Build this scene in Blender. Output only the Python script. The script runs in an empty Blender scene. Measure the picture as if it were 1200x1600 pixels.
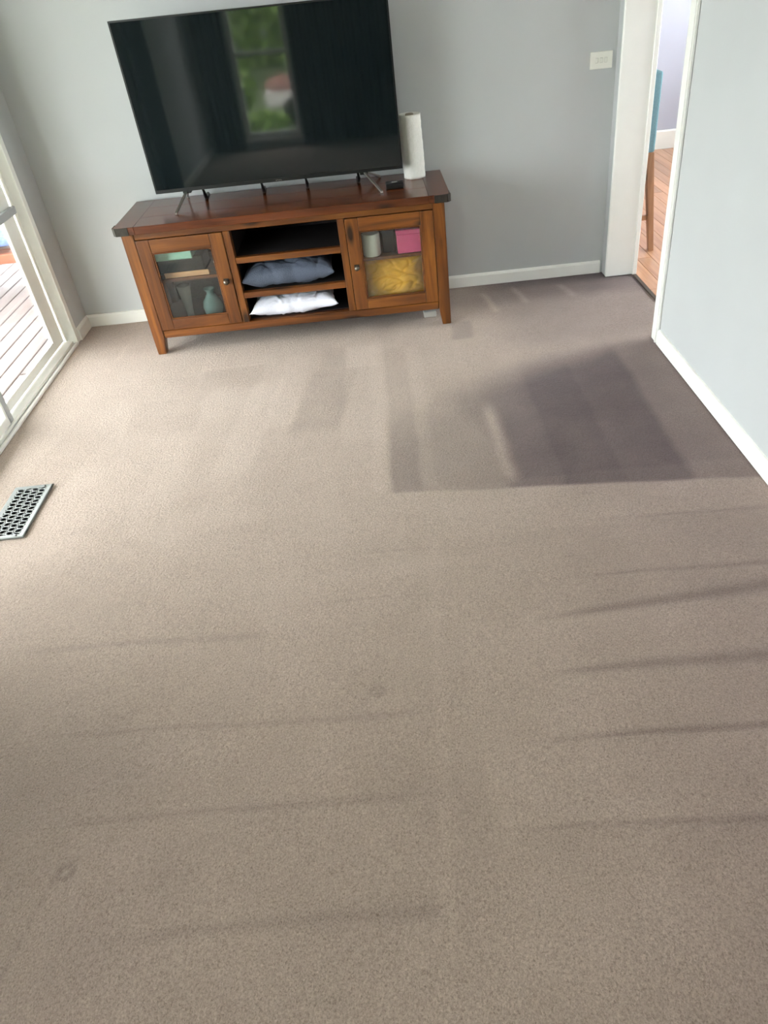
import bpy, bmesh, math, random
import numpy as np
from mathutils import Vector, Matrix, noise as mnoise
random.seed(7)
C = bpy.context.scene.collection
SC = bpy.context.scene
PI = math.pi

# ------------------------------------------------------------------ camera
F, PITCH, YAW, ROLL = 1147.44, -37.987, 0.5966, -5.8997
CAM = Vector((1.7458, -4.2314, 1.55))
PPX, PPY = 656.49, 826.61
a, b, c = map(math.radians, (PITCH, YAW, ROLL))
fw = Vector((math.sin(b)*math.cos(a), math.cos(b)*math.cos(a), math.sin(a)))
r0 = Vector((math.cos(b), -math.sin(b), 0)); u0 = r0.cross(fw)
rt = math.cos(c)*r0 + math.sin(c)*u0
up = -math.sin(c)*r0 + math.cos(c)*u0
cd = bpy.data.cameras.new('camera'); cam = bpy.data.objects.new('camera', cd); C.objects.link(cam)
m = Matrix((rt, up, -fw)).transposed().to_4x4(); m.translation = CAM
cam.matrix_world = m
cd.sensor_fit = 'HORIZONTAL'; cd.sensor_width = 36; cd.lens = F/1200*36
cd.shift_x = -(PPX-600)/1200; cd.shift_y = (PPY-800)/1200
cd.clip_start = 0.02
SC.camera = cam

# ------------------------------------------------------------------ world and light
w = bpy.data.worlds.new('overcast_sky'); SC.world = w; w.use_nodes = True
bg = w.node_tree.nodes['Background']
bg.inputs[0].default_value = (0.965, 0.985, 1.0, 1); bg.inputs[1].default_value = 10.5
SC.view_settings.view_transform = 'Standard'; SC.view_settings.look = 'None'
SC.view_settings.gamma = 1; SC.view_settings.use_curve_mapping = False
SC.view_settings.exposure = 0.78
def lamp_light(name, loc, size, power, col, rot=(0, 0, 0), parent=None, off=None):
    l = bpy.data.lights.new(name, 'AREA'); l.energy = power; l.color = col; l.size = size
    l.shape = 'DISK'
    o = bpy.data.objects.new(name, l); C.objects.link(o)
    if parent: o.parent = parent; o.location = Vector(loc)-offset[parent]
    else: o.location = loc
    o.rotation_euler = rot
    return o

# ------------------------------------------------------------------ helpers
offset = {}
def tag(o, label=None, cat=None, group=None, kind=None):
    if label: o['label'] = label
    if cat: o['category'] = cat
    if group: o['group'] = group
    if kind: o['kind'] = kind
    return o
def thing(name, label, cat, loc, group=None, kind=None, rotz=0):
    o = bpy.data.objects.new(name, None); o.empty_display_size = .05; C.objects.link(o)
    o.location = loc; o.rotation_euler[2] = rotz; offset[o] = Vector(loc)
    return tag(o, label, cat, group, kind)
def obj(name, bm, mat, parent=None, smooth=False, label=None, cat=None, group=None, kind=None, origin=None):
    """bm is in world coordinates; it becomes one mesh object"""
    off = offset[parent] if parent is not None else Vector(origin or (0, 0, 0))
    if off.length: bmesh.ops.translate(bm, verts=bm.verts, vec=-off)
    me = bpy.data.meshes.new(name); bm.normal_update(); bm.to_mesh(me); bm.free()
    o = bpy.data.objects.new(name, me); C.objects.link(o)
    if parent is not None: o.parent = parent
    else: o.location = off
    offset[o] = off
    for mm in (mat if isinstance(mat, (list, tuple)) else [mat]): me.materials.append(mm)
    if smooth:
        for p in me.polygons: p.use_smooth = True
        if smooth == 'auto':
            me.shade_auto = None if False else None
    return tag(o, label, cat, group, kind)
def box(bm, x0, x1, y0, y1, z0, z1, bev=0.0, seg=1, mi=0):
    if x0 > x1: x0, x1 = x1, x0
    if y0 > y1: y0, y1 = y1, y0
    if z0 > z1: z0, z1 = z1, z0
    r = bmesh.ops.create_cube(bm, size=1)
    vs = r['verts']
    for v in vs:
        v.co = Vector(((x0+x1)/2+v.co.x*(x1-x0), (y0+y1)/2+v.co.y*(y1-y0), (z0+z1)/2+v.co.z*(z1-z0)))
    fs = {f for v in vs for f in v.link_faces}
    if mi:
        for f in fs: f.material_index = mi
    if bev > 0:
        es = list({e for v in vs for e in v.link_edges})
        bmesh.ops.bevel(bm, geom=es, offset=bev, segments=seg, affect='EDGES', profile=.6)
    return bm
def bx(*a, **k): return box(bmesh.new(), *a, **k)
def prism(bm, pts, z0, z1, axis='z'):
    """extrude polygon pts (2D) along axis between z0, z1"""
    def P(p, h):
        if axis == 'z': return (p[0], p[1], h)
        if axis == 'y': return (p[0], h, p[1])
        return (h, p[0], p[1])
    A = [bm.verts.new(P(p, z0)) for p in pts]; B = [bm.verts.new(P(p, z1)) for p in pts]
    n = len(pts)
    bm.faces.new(A); bm.faces.new(B[::-1])
    for i in range(n): bm.faces.new((A[i], B[i], B[(i+1) % n], A[(i+1) % n]))
    bmesh.ops.recalc_face_normals(bm, faces=bm.faces)
    return bm
def lathe(bm, prof, cx, cy, n=32, z=0, cap=True, lean=(0, 0)):
    rings = []
    for (r, h) in prof:
        rings.append([bm.verts.new((cx+lean[0]*h+r*math.cos(2*PI*i/n), cy+lean[1]*h+r*math.sin(2*PI*i/n), z+h)) for i in range(n)])
    for A, B in zip(rings, rings[1:]):
        for i in range(n): bm.faces.new((A[i], A[(i+1) % n], B[(i+1) % n], B[i]))
    if cap:
        bm.faces.new(rings[0][::-1]); bm.faces.new(rings[-1])
    return bm
def tube(bm, pts, r, n=8):
    pts = [Vector(p) for p in pts]; rings = []
    for i, p in enumerate(pts):
        d = (pts[min(i+1, len(pts)-1)]-pts[max(i-1, 0)]).normalized()
        s = d.cross(Vector((0, 0, 1)) if abs(d.z) < .9 else Vector((1, 0, 0))).normalized(); t = d.cross(s)
        rr = r[i] if isinstance(r, (list, tuple)) else r
        rings.append([bm.verts.new(p+rr*(math.cos(2*PI*k/n)*s+math.sin(2*PI*k/n)*t)) for k in range(n)])
    for A, B in zip(rings, rings[1:]):
        for k in range(n): bm.faces.new((A[k], A[(k+1) % n], B[(k+1) % n], B[k]))
    bm.faces.new(rings[0]); bm.faces.new(rings[-1][::-1])
    bmesh.ops.recalc_face_normals(bm, faces=bm.faces)
    return bm
def bar(bm, p0, p1, wv, tv):
    """bar of rectangular section between p0 and p1; wv, tv are half-width vectors"""
    p0, p1, wv, tv = map(Vector, (p0, p1, wv, tv))
    A = [bm.verts.new(p0+s*wv+t*tv) for s, t in ((-1, -1), (1, -1), (1, 1), (-1, 1))]
    B = [bm.verts.new(p1+s*wv+t*tv) for s, t in ((-1, -1), (1, -1), (1, 1), (-1, 1))]
    bm.faces.new(A[::-1]); bm.faces.new(B)
    for i in range(4): bm.faces.new((A[i], A[(i+1) % 4], B[(i+1) % 4], B[i]))
    bmesh.ops.recalc_face_normals(bm, faces=bm.faces)
    return bm

# ------------------------------------------------------------------ materials
class NB:
    def __init__(s, name):
        s.m = bpy.data.materials.new(name); s.m.use_nodes = True; s.t = s.m.node_tree
        s.p = s.t.nodes['Principled BSDF']; s.out = s.t.nodes['Material Output']
    def n(s, kind, **kw):
        x = s.t.nodes.new(kind)
        for k, v in kw.items():
            if k.startswith('_'): setattr(x, k[1:], v)
            else: x.inputs[k.replace('__', ' ')].default_value = v
        return x
    def l(s, a, b): s.t.links.new(a, b)
    def coord(s, scale=(1, 1, 1), rnd=False):
        tc = s.n('ShaderNodeTexCoord'); mp = s.n('ShaderNodeMapping'); mp.inputs['Scale'].default_value = scale
        s.l(tc.outputs['Object'], mp.inputs[0])
        if rnd:
            oi = s.n('ShaderNodeObjectInfo'); ml = s.n('ShaderNodeVectorMath', _operation='SCALE'); ml.inputs[0].default_value = (13, 7, 19)
            s.l(oi.outputs['Random'], ml.inputs['Scale']); s.l(ml.outputs[0], mp.inputs['Location'])
        return mp.outputs[0]
    def noise(s, vec, scale, detail=4, rough=.55, dist=0):
        x = s.n('ShaderNodeTexNoise'); x.inputs['Scale'].default_value = scale; x.inputs['Detail'].default_value = detail
        x.inputs['Roughness'].default_value = rough; x.inputs['Distortion'].default_value = dist
        s.l(vec, x.inputs['Vector']); return x.outputs['Fac']
    def ramp(s, fac, stops):
        x = s.n('ShaderNodeValToRGB'); cr = x.color_ramp
        while len(cr.elements) < len(stops): cr.elements.new(.5)
        for e, (p, col) in zip(cr.elements, stops): e.position = p; e.color = (*col, 1)
        s.l(fac, x.inputs[0]); return x.outputs[0]
    def bump(s, h, strength, dist=.01):
        x = s.n('ShaderNodeBump', Strength=strength, Distance=dist); s.l(h, x.inputs['Height']); s.l(x.outputs[0], s.p.inputs['Normal'])
    def mixc(s, f, A, B, mode='MIX'):
        x = s.n('ShaderNodeMix', _data_type='RGBA', _blend_type=mode)
        for i, v in ((0, f), (6, A), (7, B)):
            if isinstance(v, (int, float)): x.inputs[i].default_value = v
            elif isinstance(v, tuple): x.inputs[i].default_value = (*v, 1)
            else: s.l(v, x.inputs[i])
        return x.outputs[2]
def S(r, g, b):   # sRGB 0-255 to linear
    f = lambda v: (v/255)/12.92 if v/255 <= .04045 else ((v/255+.055)/1.055)**2.4
    return (f(r), f(g), f(b))
def plain(name, col, rough=.5, metal=0, var=.06, nscale=30, bump=0, spec=.5):
    q = NB(name); v = q.coord(rnd=True); f = q.noise(v, nscale)
    lo = tuple(max(0, x*(1-var)) for x in col); hi = tuple(min(1, x*(1+var)) for x in col)
    q.l(q.ramp(f, [(.3, lo), (.7, hi)]), q.p.inputs['Base Color'])
    q.p.inputs['Roughness'].default_value = rough; q.p.inputs['Metallic'].default_value = metal
    q.p.inputs['Specular IOR Level'].default_value = spec
    if bump: q.bump(f, bump, .004)
    return q.m
def wood(name, axis, dark, mid, light, rough=.3, fine=1.0, spec=.5, coat=0.0):
    q = NB(name)
    sc = [22*fine]*3; sc['xyz'.index(axis)] = 1.6*fine
    v = q.coord(tuple(sc), rnd=True)
    f = q.noise(v, 1.0, 6, .62, .8)
    base = q.ramp(f, [(.28, dark), (.5, mid), (.72, light)])
    sc2 = [5.0]*3; sc2['xyz'.index(axis)] = 1.5
    f2 = q.noise(q.coord(tuple(sc2), rnd=True), 1.0, 3)
    blot = q.ramp(f2, [(.3, (.62, .58, .55)), (.65, (1.15, 1.12, 1.1))])
    col = q.mixc(1.0, base, blot, 'MULTIPLY')
    # knots
    sc3 = [9.0]*3; sc3['xyz'.index(axis)] = 3.0
    vo = q.n('ShaderNodeTexVoronoi'); vo.inputs['Scale'].default_value = 1.0; q.l(q.coord(tuple(sc3), rnd=True), vo.inputs['Vector'])
    k = q.ramp(vo.outputs['Distance'], [(.08, (1, 1, 1)), (.2, (0, 0, 0))])
    col = q.mixc(k, col, tuple(x*.35 for x in dark))
    q.l(col, q.p.inputs['Base Color'])
    q.p.inputs['Roughness'].default_value = rough; q.p.inputs['Specular IOR Level'].default_value = spec
    q.p.inputs['Coat Weight'].default_value = coat; q.p.inputs['Coat Roughness'].default_value = .12
    q.bump(f, .12, .002)
    return q.m
def wallmat(name, col):
    q = NB(name); v = q.coord(); f = q.noise(v, 2.2, 2); g = q.noise(v, 260, 3)
    q.l(q.ramp(f, [(.3, tuple(x*.975 for x in col)), (.7, tuple(min(1, x*1.02) for x in col))]), q.p.inputs['Base Color'])
    q.p.inputs['Roughness'].default_value = .62; q.bump(g, .08, .002); return q.m
def glass(name, tint=(.97, .99, .98), rough=.0, ior=1.5, haze=0.0, hazecol=(.8, .85, .85)):
    q = NB(name); t = q.t
    tr = q.n('ShaderNodeBsdfTransparent'); tr.inputs[0].default_value = (*tint, 1)
    gl = q.n('ShaderNodeBsdfGlossy'); gl.inputs['Roughness'].default_value = rough
    lw = q.n('ShaderNodeLayerWeight', Blend=.5); pw = q.n('ShaderNodeMath', _operation='POWER'); q.l(lw.outputs['Facing'], pw.inputs[0]); pw.inputs[1].default_value = 5
    f0 = ((ior-1)/(ior+1))**2
    fr = q.n('ShaderNodeMath', _operation='MULTIPLY_ADD'); q.l(pw.outputs[0], fr.inputs[0]); fr.inputs[1].default_value = 1-f0; fr.inputs[2].default_value = f0
    mx = q.n('ShaderNodeMixShader')
    q.l(fr.outputs[0], mx.inputs[0]); q.l(tr.outputs[0], mx.inputs[1]); q.l(gl.outputs[0], mx.inputs[2])
    last = mx.outputs[0]
    if haze > 0:
        d = q.n('ShaderNodeBsdfDiffuse'); d.inputs[0].default_value = (*hazecol, 1)
        m2 = q.n('ShaderNodeMixShader'); m2.inputs[0].default_value = haze
        q.l(last, m2.inputs[1]); q.l(d.outputs[0], m2.inputs[2]); last = m2.outputs[0]
    q.l(last, q.out.inputs[0]); return q.m

M = {}
M['wall'] = wallmat('pale_grey_wall_paint', S(194, 197, 197))
M['lavender'] = wallmat('lavender_wall_paint', S(186, 188, 203))
M['ceiling'] = wallmat('white_ceiling_paint', S(240, 240, 236))
M['trim'] = plain('white_gloss_trim', S(245, 245, 239), .3, var=.015, nscale=8)
M['pvc'] = plain('white_door_frame', S(250, 250, 244), .35, var=.015, nscale=8)
M['pvc_backlit'] = plain('backlit_frame_grey', S(176, 180, 182), .4, var=.03)  # backlit shade of the frame put into the colour
D, MI, LI = S(66, 33, 12), S(114, 66, 25), S(146, 92, 36)
for ax in 'xyz': M['wood_'+ax] = wood('honey_stained_pine_'+ax, ax, D, MI, LI, .34)
M['wood_top'] = wood('lacquered_dark_pine', 'x', S(60, 30, 16), S(96, 50, 26), S(120, 66, 34), .24, coat=.05)
M['wood_topy'] = wood('lacquered_dark_pine_end', 'y', S(60, 30, 16), S(90, 48, 27), S(112, 62, 34), .24, coat=.05)
M['wood_dark'] = plain('near_black_backing', S(22, 17, 18), .7, var=.2)  # near-black boards of the back panel and middle bay
M['wood_in'] = wood('brown_cabinet_inside', 'x', S(40, 20, 12), S(66, 34, 18), S(84, 46, 24), .5)
M['iron'] = plain('dark_iron', S(58, 54, 48), .5, .6, var=.2, nscale=60, bump=.3)
M['pewter'] = plain('pewter_knob_metal', S(120, 112, 100), .35, .9, var=.15)
M['black_plastic'] = plain('black_plastic', S(16, 17, 18), .35, var=.1)
M['silver'] = plain('brushed_silver', S(176, 172, 164), .3, .85, var=.05)
M['cabglass'] = glass('cabinet_door_glass', (.93, .95, .93), .02, 1.5, .012)
M['doorglass'] = glass('door_pane_glass', (.95, .97, .97), 0, 1.5, .015)
M['paper'] = plain('white_paper', S(232, 231, 224), .9, var=.03, nscale=90, bump=.5)
M['card'] = plain('cardboard_core', S(150, 140, 126), .9)
M['white_plastic'] = plain('white_plastic', S(236, 236, 226), .35, var=.01)
M['grey_mark'] = plain('faint_grey_plastic_line', S(218, 218, 209), .4, var=.01)
M['pink'] = plain('pink_card_box', S(226, 92, 140), .6)
M['mint'] = plain('mint_green_card', S(176, 224, 206), .7)
M['tan'] = plain('pale_tan_card', S(196, 150, 110), .7)
M['darkbox'] = plain('dark_brown_box', S(44, 34, 32), .7)
M['ceramic'] = plain('off_white_ceramic', S(232, 232, 224), .4)
M['yellow'] = plain('mustard_yellow_fabric', S(242, 180, 50), .9, var=.1, nscale=14, bump=.3)
M['slate'] = plain('slate_blue_fabric', S(82, 90, 106), .9, var=.1, nscale=160, bump=.4)
M['whitefab'] = plain('white_cotton', S(228, 230, 242), .9, var=.03, nscale=120, bump=.3)
M['teal'] = plain('teal_upholstery', S(112, 148, 158), .85, var=.08, nscale=120, bump=.4)
M['beech'] = wood('warm_beech', 'z', S(140, 104, 76), S(166, 126, 96), S(184, 146, 114), .4)
M['gglass'] = glass('clear_vase_glass', (.86, .88, .86), .05, 1.5, .40, (.75, .75, .74))
M['tealglass'] = glass('teal_vase_glass', (.45, .66, .66), .05, 1.5, .40, (.4, .62, .62))
M['curtain'] = plain('charcoal_curtain_cloth', S(44, 48, 52), .95, var=.1, nscale=200, bump=.3)
M['red'] = plain('dark_red_stand_in', S(110, 24, 30), .8, var=.2)
M['black_void'] = plain('dark_duct_metal', S(30, 32, 40), .7)
M['vent'] = plain('silver_register_metal', S(128, 131, 128), .45, .35, var=.12, nscale=20)
M['rubber'] = plain('threshold_bar_brown', S(78, 66, 58), .5)
M['bluefab'] = plain('blue_patterned_fabric', S(110, 130, 190), .9, var=.5, nscale=26)
M['outwood'] = wood('orange_outdoor_timber', 'x', S(130, 70, 46), S(170, 100, 70), S(190, 122, 88), .6)
M['grass'] = plain('lawn_green', S(96, 108, 70), 1, var=.4, nscale=40)
M['leaf'] = plain('leaf_green', S(158, 182, 104), .8, var=.35, nscale=6)
M['darkleaf'] = plain('dark_leaf_green', S(44, 52, 38), .8, var=.35, nscale=6)
M['render'] = plain('pale_masonry', S(236, 226, 222), .8)
M['pinkflower'] = plain('pink_petals', S(226, 184, 172), .8)
M['bark'] = plain('brown_bark', S(70, 54, 42), .9, var=.3)

# deck boards: weathered grey-pink timber
q = NB('weathered_deck_timber')
v = q.coord((30, 1.5, 30), True); f = q.noise(v, 1, 5, .6)
oi = q.n('ShaderNodeObjectInfo')
base = q.ramp(f, [(.25, S(84, 68, 64)), (.55, S(118, 102, 98)), (.8, S(138, 123, 119))])
tone = q.ramp(oi.outputs['Random'], [(0, (.78, .76, .76)), (1, (1.15, 1.1, 1.08))])
q.l(q.mixc(1.0, base, tone, 'MULTIPLY'), q.p.inputs['Base Color']); q.p.inputs['Roughness'].default_value = .6; q.bump(f, .2, .003)
M['deck'] = q.m
# indoor timber boards
q = NB('oak_floor_boards')
v = q.coord((24, 1.4, 24), True); f = q.noise(v, 1, 5, .6, .5)
oi = q.n('ShaderNodeObjectInfo')
base = q.ramp(f, [(.25, S(166, 118, 88)), (.55, S(196, 150, 118)), (.8, S(212, 168, 136))])
tone = q.ramp(oi.outputs['Random'], [(0, (.82, .8, .8)), (1, (1.12, 1.1, 1.08))])
q.l(q.mixc(1.0, base, tone, 'MULTIPLY'), q.p.inputs['Base Color']); q.p.inputs['Roughness'].default_value = .28; q.bump(f, .08, .002)
M['board'] = q.m
# television glass
q = NB('glossy_black_screen')
q.p.inputs['Base Color'].default_value = (.004, .006, .007, 1); q.p.inputs['Roughness'].default_value = .045
q.p.inputs['IOR'].default_value = 1.6
v = q.coord(); f = q.noise(v, 3, 2)
q.l(q.ramp(f, [(.3, (.006, .010, .011)), (.7, (.010, .014, .015))]), q.p.inputs['Base Color'])
M['screen'] = q.m
# carpet: pile lay ('nap_and_light', brushed tone plus painted light and tint) + tuft speckle
q = NB('taupe_cut_pile_carpet')
v = q.coord()
at = q.n('ShaderNodeAttribute', _attribute_name='nap_and_light')
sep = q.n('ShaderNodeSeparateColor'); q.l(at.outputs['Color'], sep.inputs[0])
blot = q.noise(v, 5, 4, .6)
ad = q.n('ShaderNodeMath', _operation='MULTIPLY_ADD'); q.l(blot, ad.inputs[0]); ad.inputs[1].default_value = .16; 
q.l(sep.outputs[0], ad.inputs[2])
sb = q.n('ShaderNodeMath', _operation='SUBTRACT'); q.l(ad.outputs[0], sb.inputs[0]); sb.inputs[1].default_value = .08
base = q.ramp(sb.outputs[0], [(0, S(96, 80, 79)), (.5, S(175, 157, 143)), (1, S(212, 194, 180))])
base = q.mixc(sep.outputs[1], base, (.93, .88, .96), 'MULTIPLY')  # second channel: painted purplish light tint
tuft = q.noise(q.coord((1.25, 1, 1)), 210, 3, .7, .6)
sp = q.ramp(tuft, [(.3, (.60, .58, .56)), (.5, (1, 1, 1)), (.72, (1.34, 1.34, 1.34))])
base = q.mixc(1.0, base, sp, 'MULTIPLY')
q.l(base, q.p.inputs['Base Color']); q.p.inputs['Roughness'].default_value = 1.0
q.p.inputs['Specular IOR Level'].default_value = .1
q.p.inputs['Sheen Weight'].default_value = .25; q.p.inputs['Sheen Roughness'].default_value = .5
tuft2 = q.noise(v, 120, 4, .7)
q.bump(tuft2, .6, .012)
M['carpet'] = q.m

# ------------------------------------------------------------------ room shell
YB = -5.3; H = 2.5; XR = 3.0; WT = .162      # rear wall, ceiling height, right wall, wall thickness
OY0, OY1 = -.075, -.945                       # opening in the right wall
DY0, DY1, DH = -.20, -2.62, 2.1               # sliding door in the left wall
def struct(name, bm, mat, label, cat, parent=None, **k):
    return obj(name, bm, mat, parent, label=label, cat=cat, kind='structure', **k)

# carpet mesh with nap attribute
def build_floor():
    st = .01
    x0, x1, y0, y1 = 0.0, XR+WT, YB, 0.0
    nx = int(round((x1-x0)/st)); ny = int(round((y1-y0)/st))
    xs = np.linspace(x0, x1, nx+1); ys = np.linspace(y0, y1, ny+1)
    X, Y = np.meshgrid(xs, ys)                       # (ny+1, nx+1)
    rng = np.random.RandomState(3)
    def sm(e0, e1, t): t = np.clip((t-e0)/(e1-e0), 0, 1); return t*t*(3-2*t)
    wob = .004*np.sin(X*7+Y*3)+.003*np.sin(X*19+1)
    wobx = .004*np.sin(Y*6)+.003*np.sin(Y*17+2)
    N = np.full_like(X, .52); Hh = np.zeros_like(X)
    def rect(xa, xb, ya, yb, dv, ex=.015, ey=.015, skew=0.0):
        nonlocal N
        xx = X+wobx-skew*(Y-(ya+yb)/2); yy = Y+wob
        f = sm(xa-ex, xa+ex, xx)*(1-sm(xb-ex, xb+ex, xx))*sm(ya-ey, ya+ey, yy)*(1-sm(yb-ey, yb+ey, yy))
        N += dv*f; return f
    def line(xa, ya, xb, yb, wdt, dv, fade=.25):
        """thin brushed line; widens towards its second end"""
        nonlocal N
        L = math.hypot(xb-xa, yb-ya); ux, uy = (xb-xa)/L, (yb-ya)/L
        t = (X-xa)*ux+(Y-ya)*uy; d = -(X-xa)*uy+(Y-ya)*ux + .003*np.sin(t*9+xa)
        ww = wdt*(.35+.65*np.clip(t/L, 0, 1))
        f = np.exp(-(d/ww)**2)*sm(0, fade*L, t)*(1-sm(L*(1-fade*.3), L, t))
        N += dv*f
    # door light painted in: brighter towards the glass door, duller towards the right and the front
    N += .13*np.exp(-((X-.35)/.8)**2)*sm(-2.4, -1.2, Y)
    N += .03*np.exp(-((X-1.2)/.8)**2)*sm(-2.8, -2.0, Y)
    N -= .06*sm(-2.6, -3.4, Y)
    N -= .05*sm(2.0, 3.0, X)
    Hh += .75*sm(1.8, 2.8, X)  # purplish cast of the light on the right, painted as tint
    Hh += .25*np.exp(-((X-.95)/.2)**2)*sm(-2.9, -3.6, Y)
    # darker patch before the opening: brushed pile plus painted edge of the opening's light
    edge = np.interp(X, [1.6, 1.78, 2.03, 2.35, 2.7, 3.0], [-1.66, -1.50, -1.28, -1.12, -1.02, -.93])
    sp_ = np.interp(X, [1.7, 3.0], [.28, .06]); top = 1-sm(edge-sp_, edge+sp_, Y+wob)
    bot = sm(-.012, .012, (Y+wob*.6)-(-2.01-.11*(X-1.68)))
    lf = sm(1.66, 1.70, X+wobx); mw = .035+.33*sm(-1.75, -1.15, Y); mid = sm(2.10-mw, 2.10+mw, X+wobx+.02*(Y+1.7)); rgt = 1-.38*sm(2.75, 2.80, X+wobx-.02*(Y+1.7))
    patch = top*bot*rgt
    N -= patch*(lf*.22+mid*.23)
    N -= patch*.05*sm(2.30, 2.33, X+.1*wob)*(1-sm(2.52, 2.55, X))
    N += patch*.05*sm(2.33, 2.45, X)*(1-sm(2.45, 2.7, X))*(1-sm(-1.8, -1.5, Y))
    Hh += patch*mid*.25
    # bright sliver inside the patch
    f = np.exp(-((X+wobx-(2.125-.02*(Y+1.75)))/.028)**2)*sm(-2.05, -1.95, Y)*(1-sm(-1.55, -1.35, Y)); N += .36*f
    # further area near the back wall: greyer
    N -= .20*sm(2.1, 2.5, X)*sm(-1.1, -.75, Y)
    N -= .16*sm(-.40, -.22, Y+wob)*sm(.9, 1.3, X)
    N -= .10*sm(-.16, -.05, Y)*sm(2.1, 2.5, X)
    rect(2.28, 2.31, -.42, -.14, .22, .02, .03, -.15); rect(2.46, 2.49, -.34, -.10, .20, .02, .03, -.15); rect(2.72, 2.76, -.32, -.12, .14, .02, .03, -.2)
    rect(2.05, 2.16, -.72, -.50, -.14)
    # vacuum stripes running away from the camera, x position, start, end, tone
    for (xa, xb, ya, yb, dv, sk) in [(.50, .78, -1.04, -.62, -.03, 0), (.52, .84, -1.36, -1.03, -.07, 0), (.80, 1.10, -1.0, -.76, -.07, .05), (.86, 1.12, -1.30, -1.0, .04, .05),
                                 (1.02, 1.17, -1.75, -.95, .07, .12), (1.17, 1.30, -1.45, -.72, .05, .10), (1.30, 1.52, -1.5, -.92, -.09, .16), (1.38, 1.50, -.9, -.66, -.07, 0),
                                 (1.50, 1.68, -1.62, -.66, .05, .03), (1.62, 1.69, -2.0, -.6, .05, .01), (1.69, 1.80, -2.01, -.75, -.05, 0), (1.80, 1.86, -2.02, -.8, .04, .01),
                                 (1.52, 1.66, -.90, -.70, .06, 0), (1.14, 1.30, -2.0, -1.4, -.02, .1), (.28, .50, -1.3, -.5, -.02, .05), (.2, .42, -1.75, -1.3, -.06, .2),
                                 (.72, .84, -2.1, -1.4, .03, .1), (.88, 1.0, -2.0, -1.5, -.03, .1), (1.88, 2.04, -1.4, -.7, -.03, 0)]:
        rect(xa, xb, ya, yb, dv*1.3, .014, .05, sk)
    rect(.78, 1.1, -.775, -.755, .10, .03, .008); rect(.55, .8, -1.045, -1.03, .08, .03, .008); rect(1.5, 1.68, -.915, -.90, .08, .03, .008)
    N += .10*np.exp(-(((X-.30)/.02)**2))*sm(-.55, -.5, Y)*(1-sm(-.36, -.30, Y))
    # cross stripes in the near half: tone bands and dark lines left by the head
    ba = sm(1.84, 1.87, X)
    bands = [(-2.32, -2.01, .04), (-2.55, -2.32, -.02), (-2.72, -2.55, -.02), (-2.93, -2.72, .035), (-3.14, -2.93, .03), (-3.38, -3.14, .05), (-3.8, -3.38, .0)]
    for ya, yb, dv in bands: N += dv*ba*sm(ya-.012, ya+.012, Y+wob+.02*(X-2.2))*(1-sm(yb-.012, yb+.012, Y+wob+.02*(X-2.2)))
    line(2.25, -2.30, 3.0, -2.325, .010, -.16); line(2.15, -2.56, 2.95, -2.60, .012, -.15)
    line(2.0, -2.735, 2.95, -2.675, .030, -.22); line(1.98, -2.93, 2.9, -2.955, .028, -.22)
    line(1.93, -3.14, 2.85, -3.175, .015, -.24); line(1.75, -3.355, 2.6, -3.41, .010, -.14)
    line(1.15, -2.33, 1.83, -2.345, .007, -.08); line(1.2, -2.55, 1.8, -2.57, .008, -.07); line(.4, -2.62, 1.3, -2.67, .018, -.10)
    line(.6, -2.95, 1.75, -3.02, .012, -.09); line(.7, -3.22, 1.70, -3.25, .012, -.10); line(1.0, -3.5, 1.74, -3.52, .02, -.10)
    N += .045*np.exp(-((X-(1.80-.06*(-2.4-Y)))/.018)**2)*sm(-3.7, -3.5, Y)*(1-sm(-2.35, -2.2, Y))
    line(.88, -3.3, .80, -3.62, .006, -.10)
    # soft darker areas on the left, a lighter one at front right
    N -= .10*np.exp(-((X-.75)/.32)**2-((Y+3.05)/.28)**2)
    N -= .05*np.exp(-((X-.45)/.35)**2-((Y+1.55)/.3)**2)
    N -= .05*np.exp(-((X-.65)/.28)**2-((Y+2.35)/.16)**2)
    N += .06*np.exp(-((X-2.1)/.35)**2-((Y+3.6)/.18)**2)
    # furniture castor dents
    for (px, py) in [(.885, -3.345), (1.60, -2.93)]:
        d = np.hypot(X-px, Y-py); N -= .16*np.exp(-((d-.016)/.006)**2)
    # soft random pile disturbance
    g = np.zeros_like(N)
    for k in range(60):
        ang = rng.uniform(-.35, .35)+(0 if rng.rand() < .5 else PI/2); px, py = rng.uniform(0, 3), rng.uniform(-4.2, 0)
        u = (X-px)*math.cos(ang)+(Y-py)*math.sin(ang); t = -(X-px)*math.sin(ang)+(Y-py)*math.cos(ang)
        g += rng.uniform(-.04, .04)*np.exp(-(u/rng.uniform(.15, .5))**2-(t/rng.uniform(.02, .09))**2)
    N += g
    N = np.clip(N, 0, 1); Hh = np.clip(Hh, 0, 1)
    n = (nx+1)*(ny+1)
    Z = .0015*np.sin(X*11+2*np.sin(Y*5))*np.cos(Y*9)+ .004*(N-.5)-.003
    co = np.stack([X, Y, Z], -1).reshape(-1, 3)
    i = np.arange(nx)[None, :]+np.arange(ny)[:, None]*(nx+1)
    cxm = (xs[:-1]+xs[1:])/2; cym = (ys[:-1]+ys[1:])/2
    keep = (cxm[None, :] < XR) | ((cym[:, None] < OY0) & (cym[:, None] > OY1))
    keep &= ~((cxm[None, :] > .195) & (cxm[None, :] < .32) & (cym[:, None] > -2.03) & (cym[:, None] < -1.712))
    i = i[keep]
    fc = np.stack([i, i+1, i+nx+2, i+nx+1], -1)
    me = bpy.data.meshes.new('floor'); me.vertices.add(n); me.vertices.foreach_set('co', co.ravel())
    me.loops.add(fc.size); me.loops.foreach_set('vertex_index', fc.ravel().astype(np.int32))
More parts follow.
